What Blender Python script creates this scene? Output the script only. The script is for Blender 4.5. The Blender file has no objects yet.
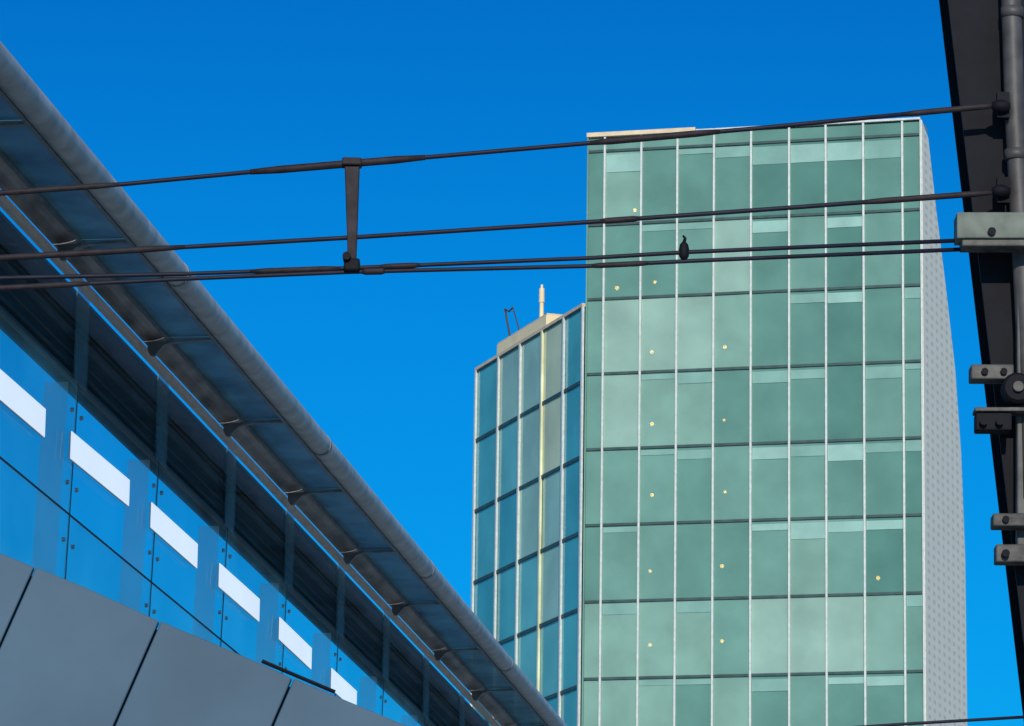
import bpy, math, random
from mathutils import Vector, Matrix
random.seed(7)
scene = bpy.context.scene
COL = scene.collection
R = math.radians

# ------------------------------------------------------------------ camera
F = 4400.0; HOR = 1348.0
PITCH = math.atan((HOR-363)/F)
EYE = Vector((0,0,1.6))
cam = bpy.data.cameras.new('camera'); camo = bpy.data.objects.new('camera', cam); COL.objects.link(camo)
cam.sensor_width = 36; cam.lens = F/1024*36; cam.clip_end = 20000; cam.clip_start = .1
ROT = (Matrix.Rotation(math.pi/2+PITCH,3,'X') @ Matrix.Rotation(R(.8),3,'Z'))
camo.location = EYE; camo.rotation_euler = ROT.to_euler()
scene.camera = camo
cp, sp = math.cos(PITCH), math.sin(PITCH)
def ray(px,py):
    return ROT @ Vector(((px-512)/F,(363-py)/F,-1))
def at(px,py,Y):
    r=ray(px,py); return EYE+r*(Y/r.y)
def hit(px,py,P,n):
    r=ray(px,py); return EYE+r*((P-EYE).dot(n)/r.dot(n))

# ------------------------------------------------------------------ materials
def mat(name,col,rough=.5,metal=0,nscale=3,namt=.15,bump=0,spec=.5,emit=None,estr=0,trans=0,tint=(1,1,1),stretch=None,transl=0):
    m=bpy.data.materials.new(name); m.use_nodes=True
    nt=m.node_tree; N=nt.nodes; L=nt.links
    b=N['Principled BSDF']; out=N['Material Output']
    tc=N.new('ShaderNodeTexCoord'); nz=N.new('ShaderNodeTexNoise'); nz.inputs['Scale'].default_value=nscale
    nz.inputs['Detail'].default_value=6
    if stretch:
        mp=N.new('ShaderNodeMapping'); mp.inputs['Scale'].default_value=stretch
        L.new(tc.outputs['Object'],mp.inputs[0]); L.new(mp.outputs[0],nz.inputs['Vector'])
    else: L.new(tc.outputs['Object'],nz.inputs['Vector'])
    rp=N.new('ShaderNodeValToRGB')
    rp.color_ramp.elements[0].position=.3; rp.color_ramp.elements[1].position=.7
    rp.color_ramp.elements[0].color=tuple(max(0,c*(1-namt)) for c in col)+(1,)
    rp.color_ramp.elements[1].color=tuple(min(1,c*(1+namt)) for c in col)+(1,)
    L.new(nz.outputs['Fac'],rp.inputs[0]); L.new(rp.outputs[0],b.inputs['Base Color'])
    b.inputs['Roughness'].default_value=rough; b.inputs['Metallic'].default_value=metal
    b.inputs['Specular IOR Level'].default_value=spec
    if emit:
        b.inputs['Emission Color'].default_value=emit+(1,); b.inputs['Emission Strength'].default_value=estr
    if bump:
        bp=N.new('ShaderNodeBump'); bp.inputs['Strength'].default_value=bump; bp.inputs['Distance'].default_value=.02
        L.new(nz.outputs['Fac'],bp.inputs['Height']); L.new(bp.outputs[0],b.inputs['Normal'])
    sh=b
    if transl:
        tl=N.new('ShaderNodeBsdfTranslucent'); L.new(rp.outputs[0],tl.inputs[0])
        m2=N.new('ShaderNodeMixShader'); m2.inputs[0].default_value=transl
        L.new(b.outputs[0],m2.inputs[1]); L.new(tl.outputs[0],m2.inputs[2]); sh=m2
        L.new(sh.outputs[0],out.inputs[0])
    if trans:
        t=N.new('ShaderNodeBsdfTransparent'); t.inputs[0].default_value=tint+(1,)
        mx=N.new('ShaderNodeMixShader'); mx.inputs[0].default_value=trans
        L.new(sh.outputs[0],mx.inputs[1]); L.new(t.outputs[0],mx.inputs[2]); L.new(mx.outputs[0],out.inputs[0])
    return m

M={}
M['steel_dark']=mat('dark painted steel',(.006,.006,.010),.7,0,12,.4,.15,spec=.2)
M['wire']=mat('dark cable',(.012,.012,.026),.6,0,20,.3,spec=.3)
M['clamp']=mat('weathered galvanised clamp',(.075,.07,.062),.6,.2,25,.5,.2)
M['boxgrey']=mat('olive grey enclosure paint',(.15,.17,.14),.6,0,14,.35,.1,spec=.3)
M['pipe']=mat('grey tan conduit',(.075,.068,.065),.55,.1,15,.4,.1)
M['gutter']=mat('weathered aluminium gutter',(.42,.41,.39),.5,.05,9,.25,.1)
M['gutter_ring']=mat('gutter coupling',(.2,.2,.2),.5,.1,9,.3)
M['soffit']=mat('slate teal canopy glass',(.13,.26,.30),.25,0,4,.4,0,.4,trans=.22,tint=(.5,.75,.85),transl=.4)
M['cove']=mat('tan grey eave metal',(.24,.215,.19),.4,.1,6,.85,.3,stretch=(1,.35,1))
M['trim']=mat('pale beige trim',(.90,.83,.71),.45,0,10,.12)
M['bracket']=mat('bracket steel',(.17,.20,.215),.5,.1,10,.3)
M['louvre']=mat('brown grey rail behind head glass',(.12,.105,.09),.6,.1,4,.6,stretch=(1,.3,1))
M['backing']=mat('dark brown grey backing',(.022,.020,.019),.6,0,2.5,.8,stretch=(1,.4,1.5))
M['headglass']=mat('dark head glass',(.02,.04,.047),.08,0,4,.7,0,.5,trans=.78,tint=(.85,.92,.93),stretch=(1,.4,2))
for i,(c,t) in enumerate([((.20,.42,.46),.86),((.24,.54,.52),.77),((.16,.38,.42),.82)]):
    M['cglass%d'%i]=mat('clear blue glass %d'%i,c,.05,0,1.6,.6,0,.6,trans=t,tint=(.92,.97,.97))
M['fin']=mat('pale glass fin',(.85,.97,.96),.15,0,3,.06,0,.3,trans=.52,tint=(.97,.99,1),transl=.5)
M['finhead']=mat('teal glass fin head',(.14,.27,.30),.15,0,3,.35,0,.5,trans=.62,tint=(.8,.95,1))
M['joint']=mat('dark silicone joint',(.01,.015,.02),.6)
M['bolt']=mat('stainless bolt',(.4,.43,.45),.35,.5,30,.2)
M['clad']=mat('blue grey cladding',(.064,.122,.180),.6,0,2.5,.12,.03,spec=.3)
M['lamp']=mat('bluish white diffuser',(.75,.78,.82),.5,0,1.6,.3,emit=(.84,.92,1),estr=.72)
M['housing']=mat('white lamp housing',(.6,.62,.65),.5)
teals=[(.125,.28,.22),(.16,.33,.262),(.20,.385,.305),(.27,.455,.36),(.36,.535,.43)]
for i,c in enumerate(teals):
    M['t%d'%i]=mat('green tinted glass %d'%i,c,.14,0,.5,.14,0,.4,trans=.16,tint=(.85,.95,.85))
blues_and_glints=[(.08,.42,.45),(.11,.49,.49),(.17,.55,.51),(.70,.76,.44),(.40,.65,.48)]  # the yellowish tints paint the sun's golden reflection into the glass colour
for i,c in enumerate(blues_and_glints):
    M['b%d'%i]=mat('blue and sun glint tinted glass %d'%i,c,.1,0,.3,.2,0,.3,trans=.10,tint=(.6,.9,.95))
M['blind']=mat('pale blind behind glass',(.33,.53,.44),.25,0,1,.12)
M['blind_faint']=mat('faint blind behind glass',(.24,.42,.34),.25,0,1,.12)
M['mullion']=mat('white mullion aluminium',(.66,.68,.62),.4,.1,5,.12)
M['mullion_glint']=mat('mullion with painted sun glint',(.90,.80,.48),.3,.05,.5,.35)  # yellow stands in for sun reflected on this mullion
M['band']=mat('dark floor band',(.035,.075,.07),.5,.1,2,.3)
M['slab']=mat('interior slab',(.2,.3,.26),.8)
M['core']=mat('interior core wall',(.2,.34,.29),.8,0,.3,.2)
M['body']=mat('rear facade',(.25,.28,.28),.7,0,.5,.15)
M['coping']=mat('stone coping',(.78,.60,.38),.6,0,2,.15)
M['cream']=mat('cream render',(.98,.78,.48),.75,0,1.2,.1,.05)
M['bulb']=mat('warm lamp',(1,.7,.3),.5,0,.11,.5,emit=(1,.45,.07),estr=42)
M['ground']=mat('pale concrete ground',(.28,.295,.30),.9,0,.6,.2,.2)
M['rust']=mat('rusty brown steel',(.026,.019,.023),.65,.1,25,.4,.2,spec=.3)
def endwall_mat():
    m=bpy.data.materials.new('pale ribbed metal'); m.use_nodes=True
    nt=m.node_tree; N=nt.nodes; L=nt.links; b=N['Principled BSDF']
    tc=N.new('ShaderNodeTexCoord'); s=N.new('ShaderNodeSeparateXYZ'); c=N.new('ShaderNodeCombineXYZ')
    L.new(tc.outputs['Object'],s.inputs[0]); L.new(s.outputs['Y'],c.inputs[0]); L.new(s.outputs['Z'],c.inputs[1])
    mp=N.new('ShaderNodeMapping'); mp.inputs['Scale'].default_value=(.95,2.4,1); L.new(c.outputs[0],mp.inputs[0])
    vo=N.new('ShaderNodeTexVoronoi'); vo.voronoi_dimensions='2D'; vo.inputs['Scale'].default_value=1.0; vo.inputs['Randomness'].default_value=.08
    L.new(mp.outputs[0],vo.inputs['Vector'])
    rp=N.new('ShaderNodeValToRGB'); e=rp.color_ramp.elements
    e[0].position=.08; e[0].color=(.70,.67,.55,1); e[1].position=.36; e[1].color=(.98,.93,.76,1)
    L.new(vo.outputs['Distance'],rp.inputs[0])
    nz=N.new('ShaderNodeTexNoise'); nz.inputs['Scale'].default_value=1.5; nz.inputs['Detail'].default_value=8; L.new(tc.outputs['Object'],nz.inputs['Vector'])
    mx=N.new('ShaderNodeMixRGB'); mx.blend_type='MULTIPLY'; mx.inputs[0].default_value=.12
    L.new(rp.outputs[0],mx.inputs[1]); L.new(nz.outputs['Fac'],mx.inputs[2]); L.new(mx.outputs[0],b.inputs['Base Color'])
    b.inputs['Roughness'].default_value=.6; b.inputs['Specular IOR Level'].default_value=.15
    return m
M['end']=endwall_mat()

# ------------------------------------------------------------------ mesh builder
class MB:
    def __init__(s): s.v=[]; s.f=[]
    def poly(s,pts):
        n=len(s.v); s.v+= [tuple(p) for p in pts]; s.f.append(tuple(range(n,n+len(pts)))); return s
    def prism(s,pts,vec):
        n=len(s.v); k=len(pts); vec=Vector(vec)
        s.v+=[tuple(Vector(p)) for p in pts]+[tuple(Vector(p)+vec) for p in pts]
        s.f.append(tuple(range(n+k-1,n-1,-1))); s.f.append(tuple(range(n+k,n+2*k)))
        for i in range(k):
            j=(i+1)%k; s.f.append((n+i,n+j,n+k+j,n+k+i))
        return s
    def obox(s,o,ax,ay,az):
        o=Vector(o);ax=Vector(ax);ay=Vector(ay)
        return s.prism([o,o+ax,o+ax+ay,o+ay],az)
    def cbox(s,c,ax,ay,az):
        c=Vector(c);ax=Vector(ax);ay=Vector(ay);az=Vector(az)
        return s.obox(c-ax/2-ay/2-az/2,ax,ay,az)
    def tube(s,pts,rad,k=14,cap=True):
        pts=[Vector(p) for p in pts]; n0=len(s.v)
        if not isinstance(rad,(list,tuple)): rad=[rad]*len(pts)
        for i,p in enumerate(pts):
            t=(pts[min(i+1,len(pts)-1)]-pts[max(i-1,0)]).normalized()
            up=Vector((0,0,1)) if abs(t.z)<.9 else Vector((0,1,0))
            a=t.cross(up).normalized(); b=a.cross(t)
            for q in range(k):
                g=2*math.pi*q/k; s.v.append(tuple(p+(a*math.cos(g)+b*math.sin(g))*rad[i]))
        for i in range(len(pts)-1):
            for q in range(k):
                r=(q+1)%k; s.f.append((n0+i*k+q,n0+i*k+r,n0+(i+1)*k+r,n0+(i+1)*k+q))
        if cap:
            s.f.append(tuple(n0+q for q in range(k-1,-1,-1)))
            e=n0+(len(pts)-1)*k; s.f.append(tuple(e+q for q in range(k)))
        return s
    def ball(s,c,r,k=12):
        c=Vector(c); pts=[];rd=[]
        for i in range(k+1):
            g=math.pi*i/k; pts.append(c+Vector((0,0,-r*math.cos(g)))); rd.append(max(r*math.sin(g),r*.02))
        return s.tube(pts,rd,k)
import bmesh
def obj(name,mb,m,parent=None,smooth=False,bevel=0,**kw):
    me=bpy.data.meshes.new(name); me.from_pydata(mb.v,[],mb.f); me.update()
    bm=bmesh.new(); bm.from_mesh(me); bmesh.ops.recalc_face_normals(bm,faces=bm.faces); bm.to_mesh(me); bm.free()
    me.materials.append(M[m])
    o=bpy.data.objects.new(name,me); COL.objects.link(o)
    if smooth:
        for p in me.polygons: p.use_smooth=len(p.vertices)==4
    if bevel:
        b=o.modifiers.new('bevel','BEVEL'); b.width=bevel; b.segments=2; b.limit_method='ANGLE'
    if parent:
        o.parent=parent
        if parent.parent is None: o.matrix_parent_inverse=Matrix.Translation(-parent.location)
        # a part's own world matrix is the identity, so sub-parts need no inverse
    for k,v in kw.items(): o[k]=v
    return o
def thing(name,loc,label,cat,group=None):
    o=bpy.data.objects.new(name,None); COL.objects.link(o); o.location=loc; o.empty_display_size=.3
    o['label']=label; o['category']=cat
    if group: o['group']=group
    return o

# ------------------------------------------------------------------ ground
g=MB(); g.poly([(-4000,-4000,0),(4000,-4000,0),(4000,4000,0),(-4000,4000,0)])
obj('ground',g,'ground',kind='structure')
Z=Vector((0,0,1))

# ------------------------------------------------------------------ office tower
YT=200.0
P0=at(586,400,YT); P0.z=0
th=R(14.3); E=Vector((math.cos(th),-math.sin(th),0)); NF=Vector((-math.sin(th),-math.cos(th),0))
colpx=[586,603,640,676.5,713.5,751,789.5,826.5,864.5,904,922.5]
T=[(hit(p,400,P0,NF)-P0).dot(E) for p in colpx]
zt=lambda y: hit(588,y,P0,NF).z
Ztop=zt(138); Z1=zt(152); FH=(zt(152)-zt(679))/7
levels=[Z1-FH*i for i in range(9)]
P1=P0+E*T[-1]
tower=thing('office_tower',P0,'tall office tower clad in pale green glass with white vertical mullions','building')
def fp(t,z,off=0): return P0+E*t+Z*z+NF*off
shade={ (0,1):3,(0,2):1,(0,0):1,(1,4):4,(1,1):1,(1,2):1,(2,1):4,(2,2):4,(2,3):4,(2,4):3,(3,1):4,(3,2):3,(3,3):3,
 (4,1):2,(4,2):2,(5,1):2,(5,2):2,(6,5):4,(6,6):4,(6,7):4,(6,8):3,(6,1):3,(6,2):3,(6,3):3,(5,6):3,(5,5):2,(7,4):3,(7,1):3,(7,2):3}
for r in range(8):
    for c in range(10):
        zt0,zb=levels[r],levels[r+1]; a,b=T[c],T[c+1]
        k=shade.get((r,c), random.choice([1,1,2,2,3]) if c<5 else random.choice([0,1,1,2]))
        # each pane is set a hair out of true, as real glazing is
        tw=random.uniform(-.012,.012)
        pn=[fp(a+.03,zb+.05,-.05),fp(b-.03,zb+.05,-.05+tw),fp(b-.03,zt0-.05,-.05+tw),fp(a+.03,zt0-.05,-.05)]
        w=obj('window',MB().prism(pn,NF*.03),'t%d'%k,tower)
        rr=random.random()
        if c>=5 and c<9 and r!=6 and rr<.86 or (r,c) in((0,1),(4,3)):
            hb=random.choice([.30,.42,.48,.55,.75]) if r else .85
            obj('blind',MB().obox(fp(a+.06,zt0-.2-hb,-.006),E*(b-a-.12),NF*.012,Z*hb),random.choice(['blind','blind','blind_faint']),w)
        elif c in (1,2,3,4,9) and k<4 and rr<.5:
            hb=random.choice([.25,.3,.5])
            obj('blind',MB().obox(fp(a+.06,zt0-.12-hb,-.006),E*(b-a-.12),NF*.012,Z*hb),'blind_faint',w)
for c in range(10):
    a,b=T[c],T[c+1]
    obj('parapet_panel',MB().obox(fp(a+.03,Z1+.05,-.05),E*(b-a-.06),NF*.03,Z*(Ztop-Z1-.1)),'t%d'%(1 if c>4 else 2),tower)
for i,t in enumerate(T):
    wd=.095 if 0<i<10 else .07
    obj('mullion',MB().obox(fp(t-wd/2,0,-.02),E*wd,NF*.14,Z*Ztop),'mullion' if i else 't2',tower)
for z in levels:
    obj('floor_band',MB().obox(fp(T[0],z-.06,-.03),E*T[-1],NF*.09,Z*.12),'band',tower)
zb=levels[-1]
obj('lower_facade',MB().obox(fp(0,0,-.05),E*T[-1],NF*.03,Z*(zb-.1)),'t1',tower)
lb=MB(); z=zb-FH
while z>1: lb.obox(fp(0,z-.08,-.015),E*T[-1],NF*.07,Z*.16); z-=FH
obj('lower_floor_bands',lb,'band',tower)
ph=R(17.5); G=Vector((math.sin(ph),math.cos(ph),0)); NE=Vector((math.cos(ph),-math.sin(ph),0))
prof=[]
for px,py in [(927,138),(935,210),(945,290),(954,370),(960,455),(964,560),(966,726)]:
    h=hit(px,py,P1,NE); prof.append(((h-P1).dot(G),h.z))
prof.append((prof[-1][0]+.3,0))
ep=[P1+NE*.06]+[P1+NE*.06+G*t+Z*z for t,z in reversed(prof)]+[P1+NE*.06+Z*Ztop]
obj('end_wall',MB().prism(ep,-NE*.05),'end',tower)
P3=P0+Vector((3.5,24,0))
body=MB()
rings=[]
for t,z in [(prof[0][0],Ztop)]+prof:
    q=P1+G*t; rings.append([P1+Z*z,q+Z*z,q+Vector((-1.2,11,z)),P3+Z*z,P0+NF*-.4+Z*z])
body.poly(rings[0])
for A,B in zip(rings[:-1],rings[1:]):
    for i in (0,1,2,3): body.poly([A[i],A[i+1],B[i+1],B[i]])
obj('rear_walls',body,'body',tower)
for z in levels[:8]+[levels[-1]]:
    pl=[P0-NF*.35+E*.2,P1-NF*.35-E*.3,P1-NF*9-E*2.0,P0-NF*14+E*3.6]
    obj('floor_slab',MB().prism([p+Z*(z-.12) for p in pl],Z*.24),'slab',tower)
obj('core_wall',MB().obox(P0-NF*10.5+E*3.2+Z*levels[-1],E*11,-NF*.3,Z*(Z1-levels[-1]-.2)),'core',tower)
obj('roof_coping',MB().obox(fp(-.05,Ztop,-.5),E*(T[-1]*.33),NF*.68,Z*.2),'coping',tower)
obj('roof_coping',MB().obox(fp(T[-1]*.33-.05+.02,Ztop,-.5),E*(T[-1]*.67+.03),NF*.66,Z*.10),'mullion',tower)
for px,py in [(635,210),(655,282),(652,352),(725,347),(652,424),(724,420),(652,495),(725,492),(650,571),(722,566),(650,645),(722,641),(878,578),(617,288)]:
    obj('office_lamp',MB().ball(hit(px,py,P0-NF*4.5,NF),random.uniform(.065,.105),10),'bulb',tower)

# ------------------------------------------------------------------ annex wing
aw=R(19.6); W=Vector((-math.sin(aw),math.cos(aw),0)); NA=Vector((-math.cos(aw),-math.sin(aw),0))
Q0=P0-E*.12+NF*.05
apx=[584.5,563,541.5,519.5,498,475.5]
TA=[max(0,(hit(p,450,Q0,NA)-Q0).dot(W)) for p in apx]
TA[0]=0.1
ZA=hit(584,306,Q0,NA).z
Qf=Q0+W*TA[-1]
annex=thing('office_annex',Q0,'lower wing of blue green glass joined to the left side of the tower','building')
def ap(t,z,off=0): return Q0+W*t+Z*z+NA*off
alev=[ZA-FH*i for i in range(7)]
ash={(0,1):3,(0,2):4,(1,1):3,(2,1):4,(1,2):4,(2,2):4,(3,1):4,(3,2):2,(0,3):4,(0,4):1,(1,3):2,(4,1):2,(4,2):2}  # yellowish panes here spread the painted sun reflection over the wing
for r in range(6):
    for c in range(5):
        a,b=TA[c],TA[c+1]
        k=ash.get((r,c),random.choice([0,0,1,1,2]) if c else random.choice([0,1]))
        tw=random.uniform(-.02,.02)
        pn=[ap(a+.05,alev[r+1]+.05,-.06),ap(b-.05,alev[r+1]+.05,-.06+tw),ap(b-.05,alev[r]-.05,-.06+tw),ap(a+.05,alev[r]-.05,-.06)]
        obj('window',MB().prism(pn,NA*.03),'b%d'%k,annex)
for i,t in enumerate(TA):
    kw={'label':'mullion with painted sun glint'} if i==2 else {}  # this mullion carries the painted sun glint
    obj('mullion',MB().obox(ap(t-.09,0,-.02),W*.18,NA*.11,Z*(ZA)),'mullion_glint' if i==2 else 'mullion',annex,**kw)
for z in alev:
    obj('floor_band',MB().obox(ap(TA[0],z-.08,-.03),W*(TA[-1]-TA[0]),NA*.07,Z*.16),'band',annex)
obj('lower_facade',MB().obox(ap(.1,0,-.05),W*(TA[-1]-.1),NA*.03,Z*(alev[-1]-.1)),'b1',annex)
pl=[Q0-NA*.3+W*.1,Qf-NA*.3-W*.05,Qf+Vector((4.5,12,0)),P3+Vector((0,2,0))]
ab=MB()
ab.poly([p+Z*(ZA-.05) for p in pl])
for i in (1,2): ab.poly([pl[i],pl[i+1],pl[i+1]+Z*(ZA-.05),pl[i]+Z*(ZA-.05)])
for z in alev[1:]: ab.poly([p+Z*(z-.05) for p in pl])
ab.poly([Q0+W*10-NA*3.5,pl[1]-NA*3.5-W*.8,pl[1]-NA*3.5-W*.8+Z*(ZA-.06),Q0+W*10-NA*3.5+Z*(ZA-.06)])
obj('rear_walls',ab,'core',annex)
obj('roof_coping',MB().obox(ap(0.1,ZA,-.35),W*(TA[-1]),NA*.42,Z*.15),'coping',annex)
tp0=(hit(546,330,Q0-NA*.4,NA)-Q0).dot(W); tp1=(hit(497,350,Q0-NA*.4,NA)-Q0).dot(W)
ztp=hit(546,317,Q0-NA*.4,NA).z+.1
obj('plant_room',MB().obox(ap(tp0,ZA+.15,-3.2),W*(tp1-tp0),NA*2.8,Z*(ztp-ZA-.15)),'cream',annex)
obj('plant_room_coping',MB().obox(ap(tp0+.02,ztp,-3.18),W*(tp1-tp0-.04),NA*2.74,Z*.1),'coping',annex)
b=hit(541.5,319,Q0-NA*1.0,NA); top=hit(541.5,285,Q0-NA*1.0,NA)
bb=Vector((b.x,b.y,ztp+.1)); tt=Vector((b.x,b.y,top.z))
an=thing('antenna_mast',bb,'pale upright antenna pole on the cream roof box of the annex','antenna')
obj('pole',MB().tube([bb,bb+(tt-bb)*.6,tt],[.11,.10,.06],10),'cream',an)
obj('base_plate',MB().tube([bb,bb+Z*.15],.22,12),'clamp',an)
obj('antenna_tip',MB().tube([bb+(tt-bb)*.55,bb+(tt-bb)*.9],[.14,.13],10),'cream',an)
b=hit(511,338,Q0-NA*1.0,NA)
bb=Vector((b.x,b.y,ztp+.1))
dv=thing('roof_davit',bb,'thin dark davit arm at the left of the cream roof box','davit')
ra=hit(505,309,Q0-NA*1.0,NA); rb=hit(513,318,Q0-NA*1.0,NA)
obj('post',MB().tube([bb,ra],.055,8),'clamp',dv)
obj('arm',MB().tube([ra,ra+(rb-ra)*.5+Z*.1,rb+Z*.55],.045,8),'clamp',dv)
b2=hit(521,330,Q0-NA*1.0,NA); b2.z=ztp+.1
obj('brace',MB().tube([b2,rb+Z*.5],.035,8),'clamp',dv)

# ------------------------------------------------------------------ platform canopy
D=ray(1089,1348); D.z=0; D.normalize(); RR=Vector((D.y,-D.x,0))
def cr(px,py):
    r=ray(px,py); return r.dot(D),r.dot(RR),r.z
def kk(px,py): s,a,h=cr(px,py); return a/h
def cpnt(s,a,h): return EYE+D*s+RR*a+Z*h
def s_at(px,py,a): s,q,h=cr(px,py); return a*s/q
hG=5.0; aG=kk(0,64)*hG
hT=5.03; aT=kk(0,187)*hT
aW=aT-.05
hW=aW/kk(0,306)
kt=kk(0,457); hR=(aW-.02)/kt
lean=.02/(hW-hR)
wa=lambda h: aW-lean*(hW-h)
s1=s_at(76,455,aW); s2=s_at(338,672,aW)     # first and fifth glazing joints
dJ=(s2-s1)/4
JS=[s1+dJ*k for k in range(-6,17)]
q1=s_at(50,238,aT); q2=s_at(338,540,aT); dB=(q2-q1)/4
BS=[q1+dB*k for k in range(-6,17)]
S0,S1=min(JS[0],BS[0])-.3,max(JS[-1],BS[-1])+.3
can=thing('platform_canopy',cpnt(16,aW,-1.6),'long station canopy with grey gutter, dark soffit and blue glass wall','canopy')
gp=[cpnt(S0+(S1-S0)*i/40,aG,hG) for i in range(41)]
gut=obj('gutter',MB().tube(gp,.060,20),'gutter',can,smooth=True)
for k in range(0,23,2):
    s=BS[k]+.55
    obj('gutter_coupling',MB().tube([cpnt(s,aG,hG),cpnt(s+.035,aG,hG)],.063,20),'gutter_ring',gut,smooth=True)
obj('gutter_back_lip',MB().obox(cpnt(S0,aG-.09,hG-.02),D*(S1-S0),RR*.02,Z*.05),'bracket',can)
cw=.15
for k in range(22):
    a,b=BS[k],BS[k+1]
    obj('soffit_panel',MB().obox(cpnt(a+.012,aT+cw,hG+.03),D*(b-a-.024),RR*(aG-aT-cw-.08),Z*.014),'soffit',can)
    pr=[]
    for i in range(7):
        q=math.pi/2*i/6
        pr.append((aT+.015+cw*math.sin(q)*.93, hT-.02+.05*(1-math.cos(q))))
    pts=[cpnt(a+.012,x,h) for x,h in pr]+[cpnt(a+.012,x,h+.012) for x,h in reversed(pr)]
    obj('cove_panel',MB().prism(pts,D*(b-a-.024)),'cove',can)
    prof2=[(aT+.04,.0),(aT+.04,-.04),(aT+.055,-.07),(aT+.08,-.07),(aT+.10,-.045),(aT+.13,-.014),(aT+.2,.0),(aG-.1,.006),(aG-.1,.022)]
    obj('bracket',MB().prism([cpnt(a-.016,x,hG+h+.005) for x,h in prof2],D*.032),'bracket',can,bevel=.003)
obj('soffit_rail',MB().obox(cpnt(S0,aT+cw-.01,hG+.012),D*(S1-S0),RR*.016,Z*.016),'bracket',can)
obj('trim',MB().obox(cpnt(S0,aT-.02,hT-.065),D*(S1-S0),RR*.03,Z*.042),'trim',can)
for k in range(22):
    a,b=JS[k],JS[k+1]
    obj('head_pane',MB().obox(cpnt(a+.01,aW-.012,hW+.02),D*(b-a-.02),RR*.012,Z*(hT-hW-.09)),'headglass',can)
for f,th_ in ((.06,.010),(.17,.022),(.34,.012),(.55,.03),(.74,.012),(.82,.012)):
    obj('head_rail',MB().obox(cpnt(S0,aW-.065,hW+(hT-hW-.1)*f+.01),D*(S1-S0),RR*.03-Z*.006,Z*th_),'louvre',can)
obj('head_backing',MB().obox(cpnt(S0,aW-.11,hW),D*(S1-S0),RR*.012,Z*(hT-hW+.05)),'backing',can)
HB=-1.6
def wp(s,h,off=0): return cpnt(s,wa(h)+off,h)
for k in range(22):
    a,b=JS[k],JS[k+1]
    for j,(h1,h0) in enumerate(((hW,hR),(hR,HB))):
        mb=MB().prism([wp(a+.008,h0+.006),wp(b-.008,h0+.006),wp(b-.008,h1-.006),wp(a+.008,h1-.006)],RR*-.012)
        gl=obj('glass_panel',mb,'cglass%d'%((k*2+j*k+j)%3),can)
        if 3<=k<=16:
            hs=[h1-.16,h0+.14] if h1==hW else [h1-.14,h1-.75]
            for h in hs:
                for s in (a+.10,b-.10):
                    obj('bolt',MB().tube([wp(s,h,-.005),wp(s,h,.010)],[.012,.010],10),'bolt',gl)
    obj('glass_fin',MB().poly([wp(a,HB,-.05),wp(a,hW,-.05),wp(a,hW,-.17),wp(a,HB,-.17)]),'fin',can)
    obj('fin_head',MB().prism([cpnt(a-.13,aW+.012,hW-.02),cpnt(a+.13,aW+.012,hW-.02),cpnt(a+.13,aW+.012,hW+.44),cpnt(a-.13,aW+.012,hW+.44)],RR*-.008),'finhead',can)
    obj('glazing_joint',MB().prism([wp(a-.005,HB,.001),wp(a+.005,HB,.001),wp(a+.005,hW,.001),wp(a-.005,hW,.001)],RR*-.004),'joint',can)
obj('transom_joint',MB().obox(wp(S0,hR-.004,-.006),D*(S1-S0),RR*.007,Z*.008),'joint',can)
obj('wall_head',MB().obox(cpnt(S0,aW-.035,hW-.008),D*(S1-S0),RR*.035,Z*.016),'joint',can)

# ------------------------------------------------------------------ strip lights on the glass
strips=[(-30,46,342,409),(72,130,431,480),(152,198,502,544),(220,260,563,599),(280,312,617,648),(332,357,668,691)]
labs=['white strip light on the blue canopy glass, cut by the left photo edge','second white strip light from the left on the blue canopy glass',
'third white strip light from the left on the blue canopy glass','fourth white strip light from the left on the blue canopy glass',
'fifth white strip light from the left on the blue canopy glass','sixth and smallest white strip light, farthest right on the canopy glass']
aL=aW+.016
for (x0,x1,y0,y1),lab in zip(strips,labs):
    s0=s_at(x0,y0,aL); s1=s_at(x1,y1,aL)
    A=cpnt(s0,aL,aL/kk(x0,y0)); B=cpnt(s1,aL,aL/kk(x1,y1))
    t=thing('strip_light',A,lab,'lamp','white strip lights along the canopy glass')
    hgt=.135
    obj('diffuser',MB().prism([A,B,B-Z*hgt,A-Z*hgt],-RR*.004),'lamp',t,bevel=.0015)
    obj('housing',MB().prism([A-RR*.005,B-RR*.005,B-RR*.005-Z*hgt,A-RR*.005-Z*hgt],-RR*.009),'housing',t)

# ------------------------------------------------------------------ stair enclosure
YS=15.4
edge=[(-150,497),(0,553),(80,585),(160,621),(230,650),(293,678),(350,702),(410,727),(470,752),(540,782)]
st=thing('stair_enclosure',Vector((at(100,600,YS).x,YS,0)),'sloping stair side clad in plain blue grey panels below the canopy glass','stairs')
def ey(px):
    for (x0,y0),(x1,y1) in zip(edge[:-1],edge[1:]):
        if x0<=px<=x1: return y0+(y1-y0)*(px-x0)/(x1-x0)
jx=[-150,-95,35,160,293,420,540]
for a,b in zip(jx[:-1],jx[1:]):
    xs=[a+(b-a)*i/8 for i in range(9)]
    tops=[at(x,ey(x),YS) for x in xs]
    tops[0].x+=.004; tops[-1].x-=.004
    dn=Vector((-.40,0,-1.0))*0.95
    obj('cladding_panel',MB().prism(tops+[tops[-1]+dn,tops[0]+dn],Vector((0,.04,0))),'clad',st,bevel=.005)
bt=[at(x,ey(x),YS)+Vector((0,.05,-.03)) for x in range(-150,541,30)]
bp=bt+[Vector((bt[-1].x,bt[0].y,0)),Vector((bt[0].x,bt[0].y,0))]
obj('stair_wall',MB().prism(bp,Vector((0,1.2,0))),'joint',st)
hr=[at(262,661,YS+.1),at(290,673,YS+.1),at(335,692,YS+.1)]
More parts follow.
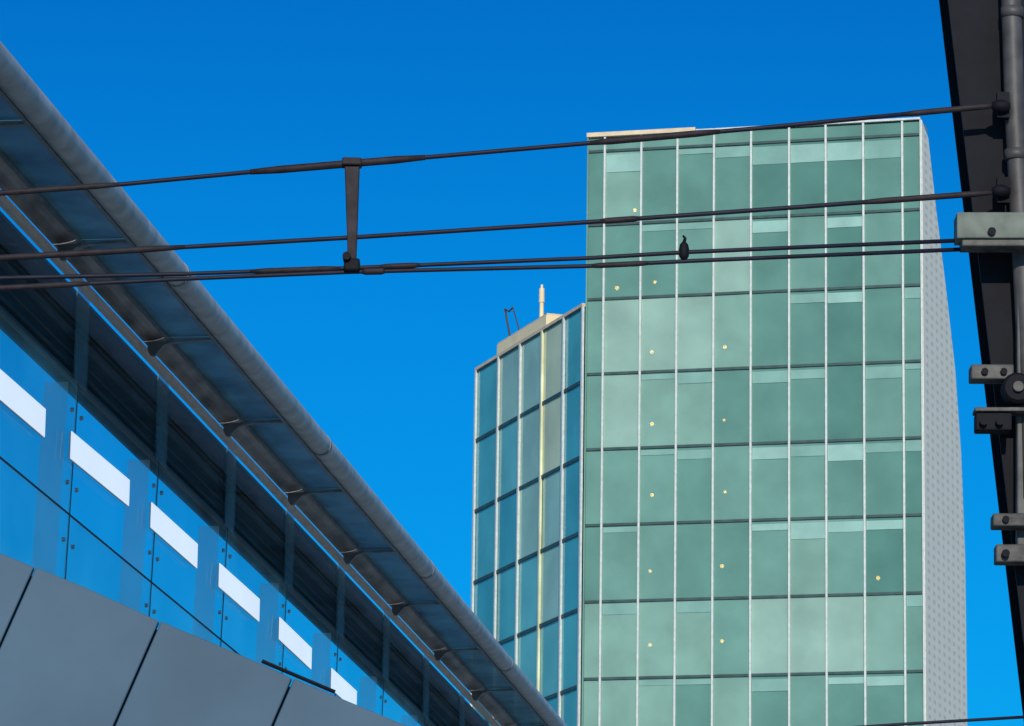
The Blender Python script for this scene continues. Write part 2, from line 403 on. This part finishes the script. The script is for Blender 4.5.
obj('handrail',MB().tube(hr,.007,8),'steel_dark',st)

# ------------------------------------------------------------------ mast at the right
YM=12.1
def lx(y): return 941+.118*y
m0=at(lx(-160)+7,-160,YM+.05); m1=at(lx(900)+7,900,YM+.05)
dm=(m1-m0); gz=m1+dm*((0-m1.z)/dm.z)
wm=.235
mast=thing('catenary_mast',gz+Vector((wm/2,0.1,0)),'dark raked steel mast at the right edge with clamps and a grey conduit','mast')
X=Vector((1,0,0)); Yv=Vector((0,1,0))
mb=MB()
mb.prism([m0,m0+X*wm,m0+X*wm+Yv*.012,m0+Yv*.012],gz-m0)
mb.prism([m0+X*(wm/2-.006)+Yv*.013,m0+X*(wm/2+.006)+Yv*.013,m0+X*(wm/2+.006)+Yv*.187,m0+X*(wm/2-.006)+Yv*.187],gz-m0)
mb.prism([m0+Yv*.188,m0+X*wm+Yv*.188,m0+X*wm+Yv*.2,m0+Yv*.2],gz-m0)
obj('beam',mb,'steel_dark',mast)
cpts=[at(1008,-120,YM),at(1011,0,YM),at(1015,120,YM),at(1020,215,YM),at(1026,330,YM),at(1030,500,YM)]
cd=obj('conduit',MB().tube(cpts,.029,16),'pipe',mast,smooth=True)
for y in (8,150):
    p=at(1012+(y/150)*4,y,YM); obj('coupling',MB().tube([p,p-Z*.03],.033,16),'pipe',cd,smooth=True)
def pbox(name,x0,x1,y0,y1,Y0,Y1,m,bev=.004,**k):
    a=at(x0,y0,Y0); b=at(x1,y0,Y0); c=at(x1,y1,Y0); d=at(x0,y1,Y0)
    return obj(name,MB().prism([a,b,c,d],Yv*(Y1-Y0)),m,mast,bevel=bev,**k)
jb=pbox('junction_box',957,1040,212,238,YM-.13,YM-.04,'boxgrey',.003)
pbox('bracket_plate',962,1040,238.5,246,YM-.12,YM-.04,'clamp')
p=at(992,231,YM-.14)
obj('bolt',MB().tube([p,p+Yv*.03],.012,8),'steel_dark',jb)
pbox('clamp_bar',971,1014,364,379,YM-.08,YM-.01,'clamp')
pbox('clamp_bar',976,1012,412,430,YM-.07,YM-.01,'steel_dark')
pbox('clamp_bar',975,1030,407,411,YM-.08,YM-.01,'clamp',.002)
pbox('clamp_bar',993,1040,513,526,YM-.08,YM-.01,'clamp')
pbox('clamp_bar',996,1040,544,562,YM-.07,YM-.01,'clamp')
for x,y,r in ((985,371,3.5),(1004,371,3.5),(984,421,4),(1000,421,4),(1006,553,4),(1006,519,3.5)):
    p=at(x,y,YM-.09); obj('clamp_bolt',MB().tube([p,p+Yv*.05],r/350,8),'steel_dark',mast)
p=at(1018,387,YM-.09)
obj('pulley',MB().tube([p,p+Yv*.01,p+Yv*.02,p+Yv*.05,p+Yv*.06],[.036,.044,.044,.044,.036],20),'steel_dark',mast)
obj('pulley_hub',MB().tube([p-Yv*.012,p+Yv*.02],.015,12),'clamp',mast)
pbox('cover_plate',1017,1060,250,560,YM-.02,YM+.02,'pipe')
for y in (106,191):
    p=at(1001,y,YM-.06); obj('wire_anchor',MB().tube([p-X*.026,p-X*.014,p,p+X*.014,p+X*.026],[.010,.016,.019,.016,.010],14),'steel_dark',mast,smooth=True)
    q=at(1003,y,YM-.03); obj('anchor_plate',MB().cbox(q,X*.035,Yv*.03,Z*.075),'steel_dark',mast)

# ------------------------------------------------------------------ overhead wires
def wire(pts,rad,label,sleeves=()):
    base=at(*pts[-1],YM-.06)
    t=thing('overhead_wire',base,label,'wire')
    (xa,ya),(xb,yb)=pts[0],pts[1]
    sl=(yb-ya)/(xb-xa); full=[(-636,ya-sl*(xa+636)*1.0)]+list(pts)
    P=[at(x,y,YM-.06) for x,y in full]
    obj('cable',MB().tube(P,rad,10),'wire',t,smooth=True)
    def yy(x):
        for (x0,y0),(x1,y1) in zip(full[:-1],full[1:]):
            if x0<=x<=x1: return y0+(y1-y0)*(x-x0)/(x1-x0)
    for x0,x1,r in sleeves:
        n=6; q=[at(x0+(x1-x0)*i/n,yy(x0+(x1-x0)*i/n),YM-.06) for i in range(n+1)]
        obj('sleeve',MB().tube(q,[r*.7]+[r]*(n-1)+[r*.7],12),'rust',t,smooth=True)
    return t
wire([(0,193),(125,184),(250,172),(345,164),(430,157),(590,143),(760,128),(1000,105)],.0065,
  'topmost dark overhead wire, with a thick rod above the hanging bar',[(-40,125,.0085),(250,425,.0115),(590,720,.010),(900,998,.009)])
wire([(0,258),(185,247),(360,237),(590,222),(800,207),(1000,192)],.0065,
  'second overhead wire from the top, crossing the upper tower windows',[(-40,185,.0095),(600,640,.009),(860,996,.009)])
wire([(0,278),(180,274),(350,268),(590,258),(690,252),(970,240)],.006,
  'upper wire of the close lowest pair that ends on the grey box',[(250,340,.0085),(380,420,.0085)])
wire([(0,288),(180,279),(350,272),(590,266),(690,261),(970,249)],.006,
  'lower wire of the close lowest pair that ends on the grey box',[(-40,90,.0085),(362,385,.010),(590,650,.008)])
t=thing('overhead_wire',at(1060,714,YM+.1),'thin dark wire crossing the bottom right corner','wire')
obj('cable',MB().tube([at(-400,800,YM+.1),at(700,738,YM+.1),at(905,724,YM+.1),at(1075,714,YM+.1)],.0045,10),'wire',t,smooth=True)
a=at(352,165,YM-.06)
hb=thing('hanger_bar',a,'rusty dark vertical bar hanging between the overhead wires','hanger')
pa=[(344.5,166),(359.5,166),(357,238),(356,262),(347.5,262),(347,238)]
obj('bar',MB().prism([at(x,y,YM-.075) for x,y in pa],Yv*.03),'rust',hb,bevel=.003)
q=at(352,163,YM-.06); obj('upper_clamp',MB().cbox(q,X*.055,Yv*.05,Z*.022),'rust',hb,bevel=.004)
q=at(352,266,YM-.06); obj('lower_clamp',MB().cbox(q,X*.045,Yv*.05,Z*.036),'steel_dark',hb,bevel=.006)
q=at(347,258,YM-.07); obj('clamp_bolt',MB().tube([q-Yv*.03,q+Yv*.03],.012,10),'steel_dark',hb)
q=at(684,250,YM-.06)
spc=thing('wire_spacer',q,'small dark spacer clip on the lowest wire pair before the tower','clip')
obj('body',MB().tube([q+Z*.024,q+Z*.016,q-Z*.0,q-Z*.018,q-Z*.030],[.005,.012,.015,.014,.007],12),'steel_dark',spc,smooth=True)
obj('hook',MB().tube([q+Z*.022,q+Z*.034+X*.003,q+Z*.042-X*.003],[.005,.0045,.0035],8),'steel_dark',spc,smooth=True)

# ------------------------------------------------------------------ sky and sun
sd=Vector((.04,-.90,.36)).normalized()
el=math.asin(sd.z); az=math.atan2(sd.x,sd.y)
w=bpy.data.worlds.new('World'); scene.world=w; w.use_nodes=True
nt=w.node_tree; N=nt.nodes; L=nt.links
bg=N['Background']
sk=N.new('ShaderNodeTexSky'); sk.sky_type='NISHITA'; sk.sun_disc=False; sk.sun_elevation=el; sk.sun_rotation=az
sk.ozone_density=2; sk.dust_density=.3; sk.air_density=1
tc=N.new('ShaderNodeTexCoord'); sx=N.new('ShaderNodeSeparateXYZ'); L.new(tc.outputs['Generated'],sx.inputs[0])
cr_=N.new('ShaderNodeValToRGB'); e=cr_.color_ramp.elements
e[0].position=.13; e[0].color=(.005,.37,.70,1)
e[1].position=.75; e[1].color=(1,1,1,1)
x=cr_.color_ramp.elements.new(.23); x.color=(.003,.36,.72,1)
x=cr_.color_ramp.elements.new(.31); x.color=(.002,.28,.65,1)
x=cr_.color_ramp.elements.new(.43); x.color=(.5,.75,1,1)
L.new(sx.outputs['Z'],cr_.inputs[0])
mx=N.new('ShaderNodeMixRGB'); mx.blend_type='MULTIPLY'; mx.inputs[0].default_value=1
L.new(sk.outputs[0],mx.inputs[1]); L.new(cr_.outputs[0],mx.inputs[2]); L.new(mx.outputs[0],bg.inputs[0])
bg.inputs[1].default_value=.15
su=bpy.data.lights.new('sun','SUN'); su.energy=3; su.angle=R(.5); su.color=(1,.93,.82)
so=bpy.data.objects.new('sun',su); COL.objects.link(so)
so.rotation_euler=sd.to_track_quat('Z','Y').to_euler(); so.location=(0,0,80)
scene.view_settings.view_transform='Standard'; scene.view_settings.look='None'; scene.view_settings.exposure=0
